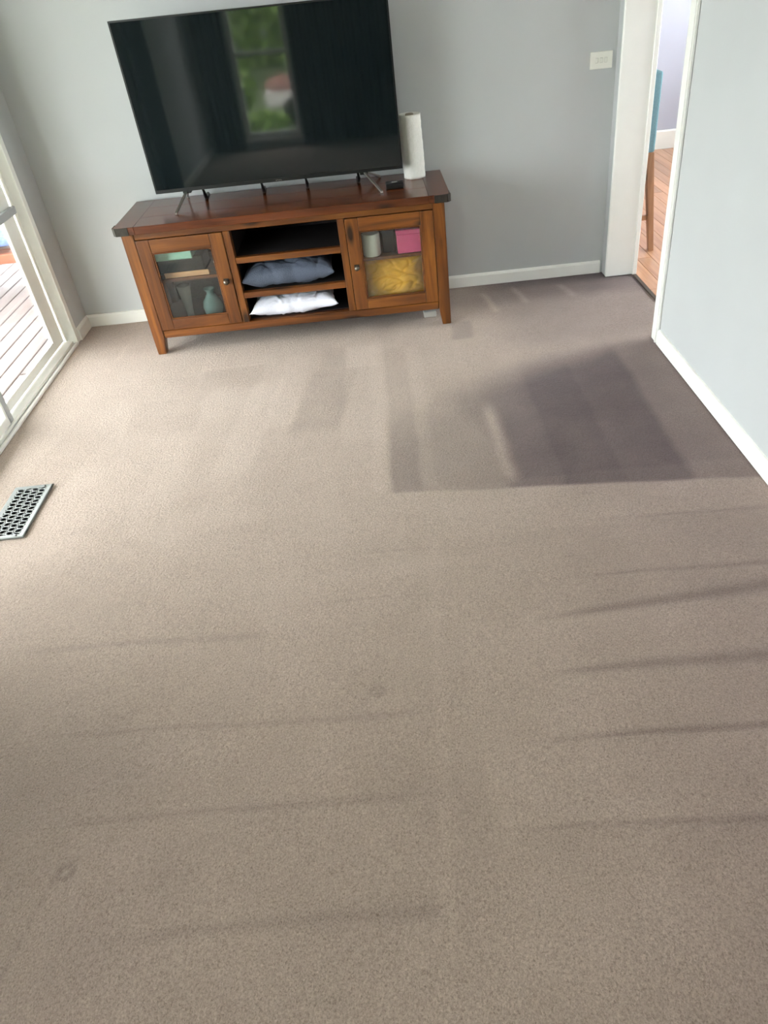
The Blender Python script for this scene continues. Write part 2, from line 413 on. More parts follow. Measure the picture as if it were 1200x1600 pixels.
    me.polygons.add(len(fc)); me.polygons.foreach_set('loop_start', np.arange(0, fc.size, 4, dtype=np.int32))
    me.polygons.foreach_set('loop_total', np.full(len(fc), 4, np.int32))
    me.update(calc_edges=True); me.validate()
    ca = me.color_attributes.new('nap_and_light', 'FLOAT_COLOR', 'POINT')
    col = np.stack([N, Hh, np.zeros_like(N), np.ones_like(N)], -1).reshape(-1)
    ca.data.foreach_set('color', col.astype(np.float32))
    me.polygons.foreach_set('use_smooth', np.ones(len(fc), bool))
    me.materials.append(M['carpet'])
    o = bpy.data.objects.new('floor', me); C.objects.link(o)
    tag(o, 'taupe cut pile carpet with vacuum stripes and a darker patch at right, part brushed, part painted light', 'carpet', kind='structure')
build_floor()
struct('floor_subfloor', bx(-.02, XR+WT, YB, .1, -.16, -.012-.0) if False else box(box(bmesh.new(), -.0, XR+WT, YB, -2.05, -.1, -.02), .0, XR+WT, -1.69, .1, -.1, -.02), M['bark'],
       'brown subfloor sheets beneath the carpet', 'subfloor')

# back wall (continues behind the dining side)
struct('wall_back', bx(-.105, 3.16, 0, .11, -.1, H), M['wall'], 'pale grey painted wall behind the television cabinet', 'wall')
# left wall with door opening
bm = bmesh.new()
box(bm, -.105, 0, DY0, 0, -.1, H); box(bm, -.105, 0, YB, DY1, -.1, H); box(bm, -.105, 0, DY1, DY0, DH, H)
struct('wall_left', bm, M['wall'], 'grey painted wall around the sliding glass door', 'wall')
# right wall: stub by the back corner, head over opening, long run
bm = bmesh.new()
box(bm, XR, XR+WT, OY0, 0.0, 0, H); box(bm, XR, XR+WT, OY1, OY0, 2.1, H); box(bm, XR, XR+WT, YB, OY1, -.1, H)
struct('wall_right', bm, M['wall'], 'pale grey painted wall right of the carpet with the room opening', 'wall')
struct('ceiling', bx(-.2, 5.2, YB-.11, 3.0, H, H+.1), M['ceiling'], 'flat white ceiling above both rooms', 'ceiling')
# rear wall with window
WX0, WX1, WZ0, WZ1 = .40, 1.00, .10, 2.1
bm = bmesh.new()
box(bm, -.2, WX0, YB-.11, YB, -.1, H); box(bm, WX1, 3.16, YB-.11, YB, -.1, H)
box(bm, WX0, WX1, YB-.11, YB, -.1, WZ0); box(bm, WX0, WX1, YB-.11, YB, WZ1, H)
struct('wall_rear', bm, M['wall'], 'grey wall behind the camera with tall garden window', 'wall')
win = thing('window_1', 'tall white framed garden window reflected in the television', 'window', (.7, YB-.05, WZ0), kind='structure')
for (a0, a1, z0, z1) in [(WX0, WX0+.045, WZ0, WZ1), (WX1-.045, WX1, WZ0, WZ1), (WX0+.045, WX1-.045, WZ0, WZ0+.05), (WX0+.045, WX1-.045, WZ1-.05, WZ1), (WX0+.045, WX1-.045, .85, .89)]:
    obj('frame_bar', bx(a0, a1, YB-.08, YB-.03, z0, z1, bev=.004), M['pvc'], win)
obj('pane', bx(WX0+.045, WX1-.045, YB-.058, YB-.052, WZ0+.05, .85), M['doorglass'], win)
obj('pane', bx(WX0+.045, WX1-.045, YB-.058, YB-.052, .89, WZ1-.05), M['doorglass'], win)
obj('sill', bx(WX0-.03, WX1+.03, YB-.03, YB+.03, WZ0-.03, WZ0, bev=.005), M['pvc'], win)

# dining side
DX0, DX1, DYF, DYN = 1.6, 5.2, 2.87, -1.9
struct('wall_dining_far', bx(DX0, DX1, DYF, DYF+.11, -.1, H), M['lavender'], 'lavender painted wall seen through the room opening', 'wall')
bm = bmesh.new()      # right side of dining room, with a broad window
box(bm, DX1, DX1+.11, DYN, -1.2, -.1, H); box(bm, DX1, DX1+.11, 2.4, DYF, -.1, H)
box(bm, DX1, DX1+.11, -1.2, 2.4, -.1, .9); box(bm, DX1, DX1+.11, -1.2, 2.4, 2.1, H)
struct('wall_dining_side', bm, M['lavender'], 'lavender side wall of the dining room with a wide window', 'wall')
struct('wall_dining_near', bx(XR+WT, DX1, DYN-.11, DYN, -.1, H), M['lavender'], 'lavender wall closing the dining room at the front', 'wall')
struct('wall_dining_left', bx(DX0-.11, DX0, .11, DYF, -.1, H), M['lavender'], 'lavender wall of the dining room behind the television wall', 'wall')
win2 = thing('window_2', 'wide white framed window of the dining room', 'window', (DX1, .6, .9), kind='structure')
for (a0, a1, z0, z1) in [(-1.2, -1.14, .9, 2.1), (2.34, 2.4, .9, 2.1), (-1.14, 2.34, .9, .95), (-1.14, 2.34, 2.05, 2.1), (.57, .63, .95, 2.05)]:
    obj('frame_bar', bx(DX1+.02, DX1+.07, a0, a1, z0, z1, bev=.004), M['pvc'], win2)
obj('pane', bx(DX1+.042, DX1+.048, -1.14, .57, .95, 2.05), M['doorglass'], win2)
obj('pane', bx(DX1+.042, DX1+.048, .63, 2.34, .95, 2.05), M['doorglass'], win2)
# timber boards, each a part
fl = thing('floor_dining', 'warm timber board floor beyond the room opening', 'floor', (3.2, 0, 0), kind='structure')
struct('floor_dining_base', box(bx(DX0, 3.16, .11, DYF, -.1, -.02), 3.165, DX1, DYN, DYF, -.1, -.02), M['bark'], 'dark underlay below the dining room boards', 'subfloor')
bw = .088; cache = {}
x = XR+WT+.006
k = 0
while x < DX1-.02:
    y = DYN + (-.7, -.2, -1.1)[k % 3]+ .9
    ys = [DYN]
    while y < DYF: ys.append(y); y += 1.35
    ys.append(DYF)
    for ya, yb in zip(ys, ys[1:]):
        if yb-ya < .05: continue
        key = round(yb-ya, 3)
        if key not in cache:
            t = bx(-bw/2+.0008, bw/2-.0008, 0.0008, yb-ya-.0008, -.02, 0, bev=.0012)
            me = bpy.data.meshes.new('floor_board'); t.to_mesh(me); t.free(); me.materials.append(M['board']); cache[key] = me
        o = bpy.data.objects.new('floor_board', cache[key]); C.objects.link(o); o.parent = fl
        o.location = Vector((x+bw/2, ya, 0))-offset[fl]
    x += bw; k += 1
# boards behind the television wall (hidden strip of the dining side)
for j in range(int((3.16-DX0)/bw)):
    x = XR+WT+.006-(j+1)*bw
    if x < DX0: break
    key = 'h'
    if key not in cache:
        t = bx(-bw/2+.0008, bw/2-.0008, 0.0, DYF-.115, -.02, 0, bev=.0012)
        me = bpy.data.meshes.new('floor_board'); t.to_mesh(me); t.free(); me.materials.append(M['board']); cache[key] = me
    o = bpy.data.objects.new('floor_board', cache[key]); C.objects.link(o); o.parent = fl
    o.location = Vector((x+bw/2, .113, 0))-offset[fl]

# skirtings
def skirt(bm, p0, p1, h, n, t=.015):
    """p0->p1 along wall foot, n = direction into room"""
    p0, p1, n = Vector(p0), Vector(p1), Vector(n)
    prof = [(0, 0), (t, 0), (t, h-.012), (t-.007, h-.002), (0, h)]
    A = [bm.verts.new((p0.x+n.x*u, p0.y+n.y*u, z)) for u, z in prof]; B = [bm.verts.new((p1.x+n.x*u, p1.y+n.y*u, z)) for u, z in prof]
    bm.faces.new(A); bm.faces.new(B[::-1])
    for i in range(len(prof)): bm.faces.new((A[i], A[(i+1) % 5], B[(i+1) % 5], B[i]))
    bmesh.ops.recalc_face_normals(bm, faces=bm.faces); return bm
struct('baseboard_back', skirt(bmesh.new(), (0.0, 0), (2.985, 0), .068, (0, -1)), M['trim'], 'white skirting along the foot of the television wall', 'skirting')
struct('baseboard_left', skirt(bmesh.new(), (0, -.016), (0, DY0+.0), .068, (1, 0)), M['trim'], 'short white skirting between corner and sliding door', 'skirting')
struct('baseboard_left_rear', skirt(bmesh.new(), (0, DY1-.05), (0, YB), .068, (1, 0)), M['trim'], 'white skirting on the left wall behind the camera', 'skirting')
struct('baseboard_right', skirt(bmesh.new(), (XR, OY1-.075), (XR, YB), .068, (-1, 0)), M['trim'], 'long white skirting along the right wall', 'skirting')
struct('baseboard_dining', skirt(bmesh.new(), (DX0, DYF), (DX1, DYF), .15, (0, -1)), M['trim'], 'tall white skirting below the lavender wall', 'skirting')
# opening lining
far = thing('trim_1', 'wide white painted door jamb at the far side of the opening', 'door jamb', (XR, OY0, 0), kind='structure')
obj('jamb_board', bx(XR-.003, XR+WT+.004, OY0-.020, OY0, 0, 2.1, bev=.003), M['trim'], far)
obj('bead', bx(XR+WT-.012, XR+WT+.012, OY0-.030, OY0-.0202, 0, 2.1, bev=.003), M['trim'], far)
near = thing('trim_2', 'narrow white corner trim on the near edge of the opening', 'architrave', (XR, OY1, 0), kind='structure')
obj('jamb_board', bx(XR-.004, XR+WT+.004, OY1-.0, OY1+.018, 0, 2.1, bev=.003), M['trim'], near)
obj('architrave', bx(XR-.014, XR-.0005, OY1-.072, OY1-.001, 0, 2.16, bev=.005, seg=2), M['trim'], near)
obj('bead', bx(XR-.017, XR-.0145, OY1-.066, OY1-.052, 0, 2.15), M['trim'], near)
struct('trim_3', bx(XR-.004, XR+WT+.004, OY1+.019, OY0-.021, 2.082, 2.1, bev=.003), M['trim'], 'white head board over the opening', 'door jamb')
struct('trim_4', bx(XR+WT-.010, XR+WT+.012, OY1+.018, OY0-.031, -.006, .004, bev=.002), M['rubber'], 'thin dark threshold bar between carpet and timber boards', 'threshold')

# ------------------------------------------------------------------ sliding door in the left wall
dr = thing('door_1', 'white framed sliding glass door onto the timber deck', 'sliding door', (0, -1.4, 0), kind='structure')
obj('frame_jamb', box(box(box(bx(-.115, .004, DY0-.036, DY0-.001, .0, DH, bev=.002), -.056, -.050, DY0-.055, DY0-.0362, .02, DH), -.106, -.100, DY0-.055, DY0-.0362, .02, DH), -.002, .006, DY0-.046, DY0-.0362, .0, DH, bev=.001), M['pvc'], dr)
obj('frame_jamb', bx(-.115, .004, DY1+.001, DY1+.036, 0, DH, bev=.002), M['pvc'], dr)
obj('frame_head', bx(-.115, .004, DY1+.037, DY0-.0565, DH-.04, DH-.001, bev=.002), M['pvc'], dr)
obj('carpet_strip', bx(-.010, .008, DY1+.037, DY0-.047, -.004, .010, bev=.003), M['pvc'], dr)
obj('sill', box(bx(-.115, -.014, DY1+.037, DY0-.0565, -.03, .022, bev=.002), -.106, -.101, DY1+.037, DY0-.0565, .022, .0265), M['pvc'], dr)
# far fixed leaf
leaf = obj('fixed_leaf', box(box(box(bx(-.080, -.062, -.385, -.257, .027, DH-.042, bev=.003), -.080, -.062, -1.26, -1.20, .027, DH-.042, bev=.003), -.080, -.062, -1.20, -.385, .027, .072, bev=.003), -.080, -.062, -1.20, -.385, DH-.09, DH-.042, bev=.003), M['pvc'], dr)
obj('pane', bx(-.0785, -.0745, -1.1995, -.3855, .0725, DH-.0905), M['doorglass'], leaf)
obj('mid_rail', bx(-.0615, -.036, -1.20, -.262, .700, .735, bev=.003), M['pvc_backlit'], leaf, label='horizontal push rail in painted backlit grey')
# near sliding leaf
leaf2 = obj('sliding_leaf', box(box(box(bx(-.046, -.014, -2.555, -2.48, .0275, DH-.042, bev=.003), -.046, -.014, -2.48, -1.20, .0275, .066, bev=.003), -.046, -.014, -2.48, -1.20, DH-.09, DH-.042, bev=.003), -.044, -.016, -1.1995, -1.185, .0275, DH-.042), M['pvc'], dr)
obj('leading_stile', bx(-.048, -.014, -1.1848, -1.148, .0275, DH-.042, bev=.002), M['pvc_backlit'], leaf2, label='leading stile in painted backlit grey')
obj('pane', bx(-.0435, -.0395, -2.4795, -1.1998, .0665, DH-.0905), M['doorglass'], leaf2)

# curtains behind the camera
def curtain(name, p0, p1, h, label, amp=.03, waves=9):
    p0, p1 = Vector(p0), Vector(p1); d = (p1-p0); L = d.length; d.normalize(); nrm = Vector((-d.y, d.x, 0))
    bm = bmesh.new(); n = waves*8; fr = []; bk = []
    for i in range(n+1):
        t = i/n; off = amp*math.sin(t*waves*2*PI)
        q0 = p0+d*(L*t)+nrm*off
        fr.append([bm.verts.new(q0+nrm*.004+Vector((0, 0, z))) for z in (.02, h)])
        bk.append([bm.verts.new(q0-nrm*.004+Vector((0, 0, z))) for z in (.02, h)])
    for i in range(n):
        bm.faces.new((fr[i][0], fr[i+1][0], fr[i+1][1], fr[i][1])); bm.faces.new((bk[i][1], bk[i+1][1], bk[i+1][0], bk[i][0]))
        bm.faces.new((fr[i][1], fr[i+1][1], bk[i+1][1], bk[i][1])); bm.faces.new((fr[i][0], bk[i][0], bk[i+1][0], fr[i+1][0]))
    bm.faces.new((fr[0][0], fr[0][1], bk[0][1], bk[0][0])); bm.faces.new((fr[-1][0], bk[-1][0], bk[-1][1], fr[-1][1]))
    bmesh.ops.recalc_face_normals(bm, faces=bm.faces)
    root = thing(name, label, 'curtain', (p0.x, p0.y, 0))
    obj('drape', bm, M['curtain'], root, smooth=True)
    obj('rod', tube(bmesh.new(), [p0+Vector((0, 0, h+.02))-d*.05, p1+Vector((0, 0, h+.02))+d*.05], .012, 10), M['iron'], root)
curtain('curtain', (.08, YB+.09, 0), (.39, YB+.09, 0), 2.2, 'charcoal curtain left of the garden window behind the camera', waves=5)
curtain('curtain', (1.02, YB+.09, 0), (2.6, YB+.09, 0), 2.2, 'wide charcoal curtain right of the garden window behind the camera', waves=18)
curtain('curtain', (.07, -3.22, 0), (.07, -2.68, 0), 2.25, 'charcoal curtain gathered beside the sliding glass door', waves=7)

# ------------------------------------------------------------------ outside
dk = thing('deck', 'weathered grey pink timber deck outside the sliding door', 'deck', (-1.5, 0, -.1), kind='structure')
t = bx(-.046, .046, 0, 4.2, -.025, 0, bev=.003); dme = bpy.data.meshes.new('deck_board'); t.to_mesh(dme); t.free(); dme.materials.append(M['deck'])
x = -.157
for i in range(31):
    for y0 in (-4.6+(i % 2)*.9-.9, -.39+(i % 2)*.9-.9):
        o = bpy.data.objects.new('deck_board', dme); C.objects.link(o); o.parent = dk; o.location = Vector((x, y0, -.08))-offset[dk]
    x -= .100
for y0 in (-3.5, -1.5, .5, 2.5):
    obj('joist', bx(-3.25, -.115, y0, y0+.05, -.24, -.106), M['bark'], dk)
# garden ground
struct('ground', bx(-16, 16, -22, 14, -.5, -.3), M['grass'], 'green lawn around the house', 'lawn')
vr = thing('shade_roof', 'pale flat roof added over the timber deck to hold back sky light', 'roof', (-1.2, -1, 2.45), kind='structure')  # unseen roof, added to cut high sky light at the door
obj('shade_roof_soffit', bx(-2.3, -.11, -6, 3.5, 2.42, 2.46), M['render'], vr)
obj('shade_roof_fascia', bx(-2.34, -2.301, -6, 3.5, 2.30, 2.50), M['trim'], vr)
for yy in (-4.2, -1.4, 3.2):
    obj('shade_roof_post', bx(-2.33, -2.24, yy, yy+.09, -.08, 2.4195, bev=.004), M['trim'], vr)
# low timber bench on the deck with blue cushion
bn = thing('outdoor_bench', 'low orange timber bench on the deck under a blue cushion', 'bench', (-1.4, 1.0, -.08))
for i in range(4):
    obj('seat_slat', bx(-2.2, -.66, 1.02+i*.12, 1.125+i*.12, .155, .18, bev=.004), M['outwood'], bn)
obj('apron', bx(-2.2, -.66, 1.0, 1.019, .12, .18, bev=.003), M['outwood'], bn)
for (lx, ly) in ((-2.17, 1.03), (-.73, 1.03), (-2.17, 1.42), (-.73, 1.42)):
    obj('leg', bx(lx-.025, lx+.035, ly, ly+.06, -.08, .1545, bev=.003), M['outwood'], bn)
def pillow(name, cx, cy, cz, lx, ly, lz, mat, label, seed, rot=(0, 0, 0), wr=.012, corner=.10, group=None, flat=.5, cat='cushion', pinch=.35):
    bm = bmesh.new(); n = 64
    def P(u, v, s):
        e = (max(0, 1-abs(u)**3.4)**.42)*(max(0, 1-abs(v)**3.4)**.42)
        kx = 1+corner*abs(v)**4*abs(u)**2 - .03*(1-abs(v)**2); ky = 1+corner*abs(u)**4*abs(v)**2-.03*(1-abs(u)**2)
        p = Vector((u*lx/2*kx, v*ly/2*ky, s*e*lz/2))
        def crease(a, bb, k): return -math.exp(-(mnoise.noise(Vector((a*1.1+seed*k, bb*1.7-seed, k)))/.10)**2)
        nz = mnoise.fractal(Vector((u*1.4+seed, v*1.4, s*.5+seed)), 1, 2, 3)
        f = nz*.8 + .55*crease(u*1.3, v, 1)+.45*crease(v*1.4, u*1.2, 2)+.3*crease(u+v, u-v, 3)
        p.z += s*e*wr*f
        p.x += .5*wr*mnoise.noise(Vector((v*3+seed, u*2, 1))); p.y += .5*wr*mnoise.noise(Vector((u*3, v*2, seed)))
        return p
    R = Matrix.Rotation(rot[2], 3, 'Z') @ Matrix.Rotation(rot[1], 3, 'Y') @ Matrix.Rotation(rot[0], 3, 'X')
    grid = {}
    for s in (1, -1):
        for i in range(n+1):
            for j in range(n+1):
                u, v = -1+2*i/n, -1+2*j/n
                if s == -1 and (i in (0, n) or j in (0, n)): grid[s, i, j] = grid[1, i, j]; continue
                grid[s, i, j] = bm.verts.new(R @ P(u, v, s)+Vector((cx, cy, cz)))
        for i in range(n):
            for j in range(n):
                q4 = [grid[s, i, j], grid[s, i+1, j], grid[s, i+1, j+1], grid[s, i, j+1]]
                bm.faces.new(q4 if s == 1 else q4[::-1])
    return obj(name, bm, mat, None, smooth=True, label=label, cat=cat, group=group, origin=(cx, cy, cz-lz/2))
pillow('outdoor_cushion', -1.2, 1.2, .245, .95, .34, .11, M['bluefab'], 'blue patterned cushion on the low bench outside', 4, wr=.01)

# garden beyond the rear window, seen mirrored in the television
def foliage(bm, cx, cy, cz, rx, ry, rz, n, s):
    for _ in range(n):
        th = random.uniform(0, 2*PI); ph = math.acos(random.uniform(-1, 1)); r = random.uniform(.75, 1.05)
        p = Vector((cx+rx*r*math.sin(ph)*math.cos(th), cy+ry*r*math.sin(ph)*math.sin(th), cz+rz*r*math.cos(ph)))
        d1 = Vector((random.gauss(0, 1), random.gauss(0, 1), random.gauss(0, 1))).normalized(); d2 = d1.orthogonal().normalized()
        ss = s*random.uniform(.6, 1.4)
        vs = [bm.verts.new(p+d1*ss), bm.verts.new(p+d2*ss*.5+d1*ss*.3), bm.verts.new(p-d1*ss), bm.verts.new(p-d2*ss*.5+d1*ss*.3)]
        bm.faces.new(vs)
def tree(cx, cy, h, rad, label):
    r = thing('garden_tree', label, 'tree', (cx, cy, -.3), group=None)
    obj('trunk', tube(bmesh.new(), [(cx, cy, -.3), (cx+.05, cy, h*.35), (cx, cy+.05, h*.7)], [.14, .11, .05], 10), M['bark'], r)
    bm = bmesh.new()
    for _ in range(7): foliage(bm, cx+random.uniform(-.5, .5)*rad, cy+random.uniform(-.4, .4)*rad, h*random.uniform(.3, .85), rad*.6, rad*.6, h*.22, 700, .10)
    o = obj('crown', bm, M['leaf'], r); o['kind'] = 'stuff'
for (cx, cy, h, rad, lb) in [(-3.2, -14.0, 4.6, 1.5, 'leafy green tree left in the garden behind the house'), (.55, -14.2, 5.2, 1.5, 'leafy green tree in the middle of the back garden'), (4.3, -14.0, 4.8, 1.5, 'broad leafy tree right in the back garden')]:
    tree(cx, cy, h, rad, lb)
bm = bmesh.new()
for i in range(14): [foliage(bm, -5+i*.75, -17.4+random.uniform(-.2, .2), 1.4, .7, .5*f, 2.4, 700, .2) for f in (1, .5)]
hd = obj('garden_hedge', bm, M['leaf'], None, label='long dense green hedge along the back garden boundary', cat='hedge', kind='stuff', origin=(0, -17.4, -.3))
pb = thing('garden_planter', 'white masonry planter with pink flowers on the back lawn', 'planter', (.4, -10.8, -.3))
obj('planter_wall', box(box(box(bx(.05, .95, -11.2, -11.1, -.3, -.10), .05, .95, -10.7, -10.6, -.3, -.10), .05, .15, -11.1, -10.7, -.3, -.10), .85, .95, -11.1, -10.7, -.3, -.10), M['render'], pb)
obj('soil', bx(.15, .85, -11.1, -10.7, -.3, -.14), M['bark'], pb)
bm = bmesh.new(); foliage(bm, .5, -10.9, -.02, .42, .18, .13, 900, .05); o = obj('flowers', bm, M['pinkflower'], pb); o['kind'] = 'stuff'
def shrub(cx, cy, rx, ry, rz, mat, label, n=1500):
    r = thing('garden_shrub', label, 'shrub', (cx, cy, -.3))
    obj('stem', tube(bmesh.new(), [(cx, cy, -.3), (cx, cy, -.3+rz)], [.03, .015], 8), M['bark'], r)
    bm = bmesh.new()
    for f in (.95, .75, .5): foliage(bm, cx, cy, -.28+rz, rx*f, ry*f, rz*f*.95, n, .055)
    obj('foliage', bm, mat, r)['kind'] = 'stuff'
shrub(.98, -8.2, .42, .4, .22, M['darkleaf'], 'low dark shrub in front of the white planter')
shrub(-.45, -9.3, .55, .45, .45, M['leaf'], 'rounded light green shrub left of the white planter')
shrub(.30, -7.6, .38, .36, .16, M['leaf'], 'small light green shrub just outside the garden window')
# small red canvas added as stand-in for a maroon shirt; unseen fill lamps added
cv = thing('shirt_stand_in', 'small dark red canvas added as stand-in for a maroon shirt behind the camera', 'stand-in', (2.75, YB, 1.5))
obj('stand_in_panel', bx(2.66, 2.96, YB+.006, YB+.03, 1.15, 1.75, bev=.003), M['red'], cv)
def fill_lamp(x, y, power, col, label):  # out-of-view fill, added to brighten the rooms
    r = thing('fill_lamp', label, 'lamp', (x, y, H))
    obj('fill_lamp_base_ring', lathe(bmesh.new(), [(.17, 0), (.17, -.03), (.15, -.035), (.15, 0)], x, y, 40, H, cap=False), M['trim'], r, smooth=True)
    e = NB('fill_lamp_diffuser'); e.p.inputs['Base Color'].default_value = (.9, .9, .88, 1)
    e.p.inputs['Emission Color'].default_value = (*col, 1); e.p.inputs['Emission Strength'].default_value = power
    obj('diffuser', lathe(bmesh.new(), [(.149, -.005), (.149, -.035), (.13, -.06), (.08, -.078), (.02, -.085)], x, y, 40, H), e.m, r, smooth=True)
fill_lamp(1.6, -3.6, 20, (1, .97, .92), 'round frosted fill lamp added above the carpet behind the camera')
fill_lamp(4.0, 1.0, 6, (1, .95, .9), 'round frosted fill lamp added in the dining room')

# ------------------------------------------------------------------ television cabinet
cb = thing('television_cabinet', 'rustic honey brown pine cabinet with two glass doors and open middle shelves', 'cabinet', (1.28, -.27, 0))
X0, X1, YF, YK = .508, 2.060, -.515, -.045
W = lambda a: M['wood_'+a]
# top: breadboard ends and three long planks
for i, (ya, yb) in enumerate([(-.538, -.375), (-.375, -.20), (-.20, -.032)]):
    obj('top_plank', bx(.5843, 1.9857, ya+.0001, yb-.0001, .610, .645, bev=.0012, seg=1), M['wood_top'], cb)
for (xa, xb, lb) in ((.484, .584, 1), (1.986, 2.088, 1)):
    pts = [(xa, -.032), (xa, -.524), (xa+.014, -.538), (xb, -.538), (xb, -.032)] if xa < 1 else [(xb, -.032), (xb, -.524), (xb-.014, -.538), (xa, -.538), (xa, -.032)]
    bm = prism(bmesh.new(), pts, .610, .645)
    bmesh.ops.bevel(bm, geom=[e for e in bm.edges], offset=.0015, segments=1, affect='EDGES')
    obj('top_end_board', bm, M['wood_topy'], cb)
# iron corner straps wrapping front corners
def strap(pts):
    bm = bmesh.new()
    for (a0, a1) in zip(pts, pts[1:]):
        d = Vector((a1[0]-a0[0], a1[1]-a0[1], 0)).normalized(); n = Vector((d.y, -d.x, 0))
        if n.y > 0.01: n = -n
        p0 = Vector((*a0, .6275))+n*.002; p1 = Vector((*a1, .6275))+n*.002
        bar(bm, p0, p1, n*.002, (0, 0, .0178))
    return bm
obj('corner_strap', strap([(.4835, -.47), (.4835, -.524), (.498, -.5385), (.555, -.5385)]), M['iron'], cb, label='dark iron corner strap')
obj('corner_strap', strap([(2.0885, -.47), (2.0885, -.524), (2.074, -.5385), (2.012, -.5385)]), M['iron'], cb, label='dark iron corner strap')
# frieze under top
obj('top_rail', bx(X0+.058, X1-.058, YF+.002, YF+.03, .578, .6095, bev=.002), W('x'), cb)
obj('bottom_rail', bx(X0+.058, X1-.058, YF+.002, YF+.03, .082, .122, bev=.003), W('x'), cb)
# legs with foot taper
def leg(x0, x1, y0, y1, sx, sy):
    bm = bmesh.new(); zs = [(0, .013), (.085, 0), (.6095, 0)]
    rings = []
    for z, t in zs:
        xa, xb = (x0, x1-t) if sx < 0 else (x0+t, x1)
        ya, yb = (y0, y1-t) if sy < 0 else (y0+t, y1)
        rings.append([bm.verts.new(p) for p in ((xa, ya, z), (xb, ya, z), (xb, yb, z), (xa, yb, z))])
    bm.faces.new(rings[0][::-1]); bm.faces.new(rings[-1])
    for A, B in zip(rings, rings[1:]):
        for i in range(4): bm.faces.new((A[i], A[(i+1) % 4], B[(i+1) % 4], B[i]))
    bmesh.ops.bevel(bm, geom=[e for e in bm.edges if abs(e.verts[0].co.z-e.verts[1].co.z) > .02], offset=.003, segments=2, affect='EDGES')
    return bm
for (xa, xb, sx) in ((X0, X0+.057, -1), (X1-.057, X1, 1)):
    obj('leg', leg(xa, xb, YF-.003, YF+.054, sx, -1), W('z'), cb)
    obj('leg', leg(xa, xb, YK-.057, YK, sx, 1), W('z'), cb)
for (xa, xb) in ((X0+.008, X0+.028), (X1-.028, X1-.008)):
    obj('side_panel', bx(xa, xb, YF+.055, YK-.058, .085, .6095, bev=.002), W('z'), cb)
# dividers
for (xa, xb) in ((.984, 1.018), (1.537, 1.571)):
    obj('divider', bx(xa, xb, YF+.0025, YK-.02, .1225, .5775, bev=.0015), W('z'), cb)
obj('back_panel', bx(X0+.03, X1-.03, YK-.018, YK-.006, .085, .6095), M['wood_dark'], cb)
obj('bottom_board', bx(X0+.03, X1-.03, YF+.031, YK-.0185, .100, .1215), M['wood_in'], cb)
for z0, z1 in ((.418, .447), (.244, .273)):
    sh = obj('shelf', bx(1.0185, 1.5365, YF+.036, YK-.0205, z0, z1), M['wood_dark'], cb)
    obj('shelf_lip', bx(1.0185, 1.5365, YF+.004, YF+.0355, z0, z1, bev=.002), W('x'), sh)
# dark lining of the middle bay
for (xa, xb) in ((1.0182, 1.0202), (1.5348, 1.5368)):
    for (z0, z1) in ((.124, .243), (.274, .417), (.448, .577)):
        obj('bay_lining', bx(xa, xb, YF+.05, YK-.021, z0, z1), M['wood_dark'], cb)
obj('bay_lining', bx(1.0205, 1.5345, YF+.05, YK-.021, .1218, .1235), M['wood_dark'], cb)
# inner shelves behind the glass doors
obj('inner_shelf', bx(X0+.0285, .9835, YF+.05, YK-.0205, .350, .366, bev=.001), W('x'), cb)
obj('inner_shelf', bx(1.5715, X1-.0285, YF+.05, YK-.0205, .350, .366, bev=.001), W('x'), cb)
# doors
def door(x0, x1, z0, z1, knob_x, fwid=.063):
    y0, y1 = YF-.003, YF+.019
    d = obj('door', bx(x0, x0+fwid, y0, y1, z0, z1, bev=.003, seg=2), W('z'), cb)
    obj('door_stile', bx(x1-fwid, x1, y0, y1, z0, z1, bev=.003, seg=2), W('z'), d)
    obj('door_rail', bx(x0+fwid+.0005, x1-fwid-.0005, y0, y1, z1-fwid, z1, bev=.003, seg=2), W('x'), d)
    obj('door_rail', bx(x0+fwid+.0005, x1-fwid-.0005, y0, y1, z0, z0+fwid-.010, bev=.003, seg=2), W('x'), d)
    obj('pane', bx(x0+fwid+.0006, x1-fwid-.0006, y0+.010, y0+.013, z0+fwid-.0095, z1-fwid-.0005), M['cabglass'], d)
    gx0, gx1, gz0, gz1 = x0+fwid, x1-fwid, z0+fwid-.010, z1-fwid
    bm = bmesh.new()
    for (a0, a1, b0, b1) in ((gx0+.0005, gx0+.007, gz0+.001, gz1-.001), (gx1-.007, gx1-.0005, gz0+.001, gz1-.001), (gx0+.007, gx1-.007, gz1-.007, gz1-.0008), (gx0+.007, gx1-.007, gz0+.0008, gz0+.007)):
        box(bm, a0, a1, y0+.003, y0+.009, b0, b1, bev=.0015)
    obj('glazing_bead', bm, W('x'), d)
    obj('knob_plate', bx(knob_x-.013, knob_x+.013, y0-.003, y0-.0003, .343-.013, .343+.013, bev=.001), M['iron'], d, label='dark iron knob plate')
    bm = lathe(bmesh.new(), [(.005, .003), (.005, .012), (.011, .016), (.013, .022), (.010, .028), (.003, .031)], 0, 0, 20)
    bmesh.ops.rotate(bm, verts=bm.verts, cent=(0, 0, 0), matrix=Matrix.Rotation(PI/2, 3, 'X'))
    bmesh.ops.translate(bm, verts=bm.verts, vec=(knob_x, y0, .343))
    obj('knob', bm, M['pewter'], d, smooth=True, label='round pewter knob')
    return d
dl = door(.5665, .9815, .125, .575, .951)
door(1.5735, 2.0015, .125, .575, 1.605)
obj('glass_clip', bx(.900, .916, YF+.0165, YF+.020, .498, .511, bev=.002), M['tan'], dl)
obj('glass_clip', bx(.905, .917, YF+.0165, YF+.020, .432, .441, bev=.002), M['paper'], dl)

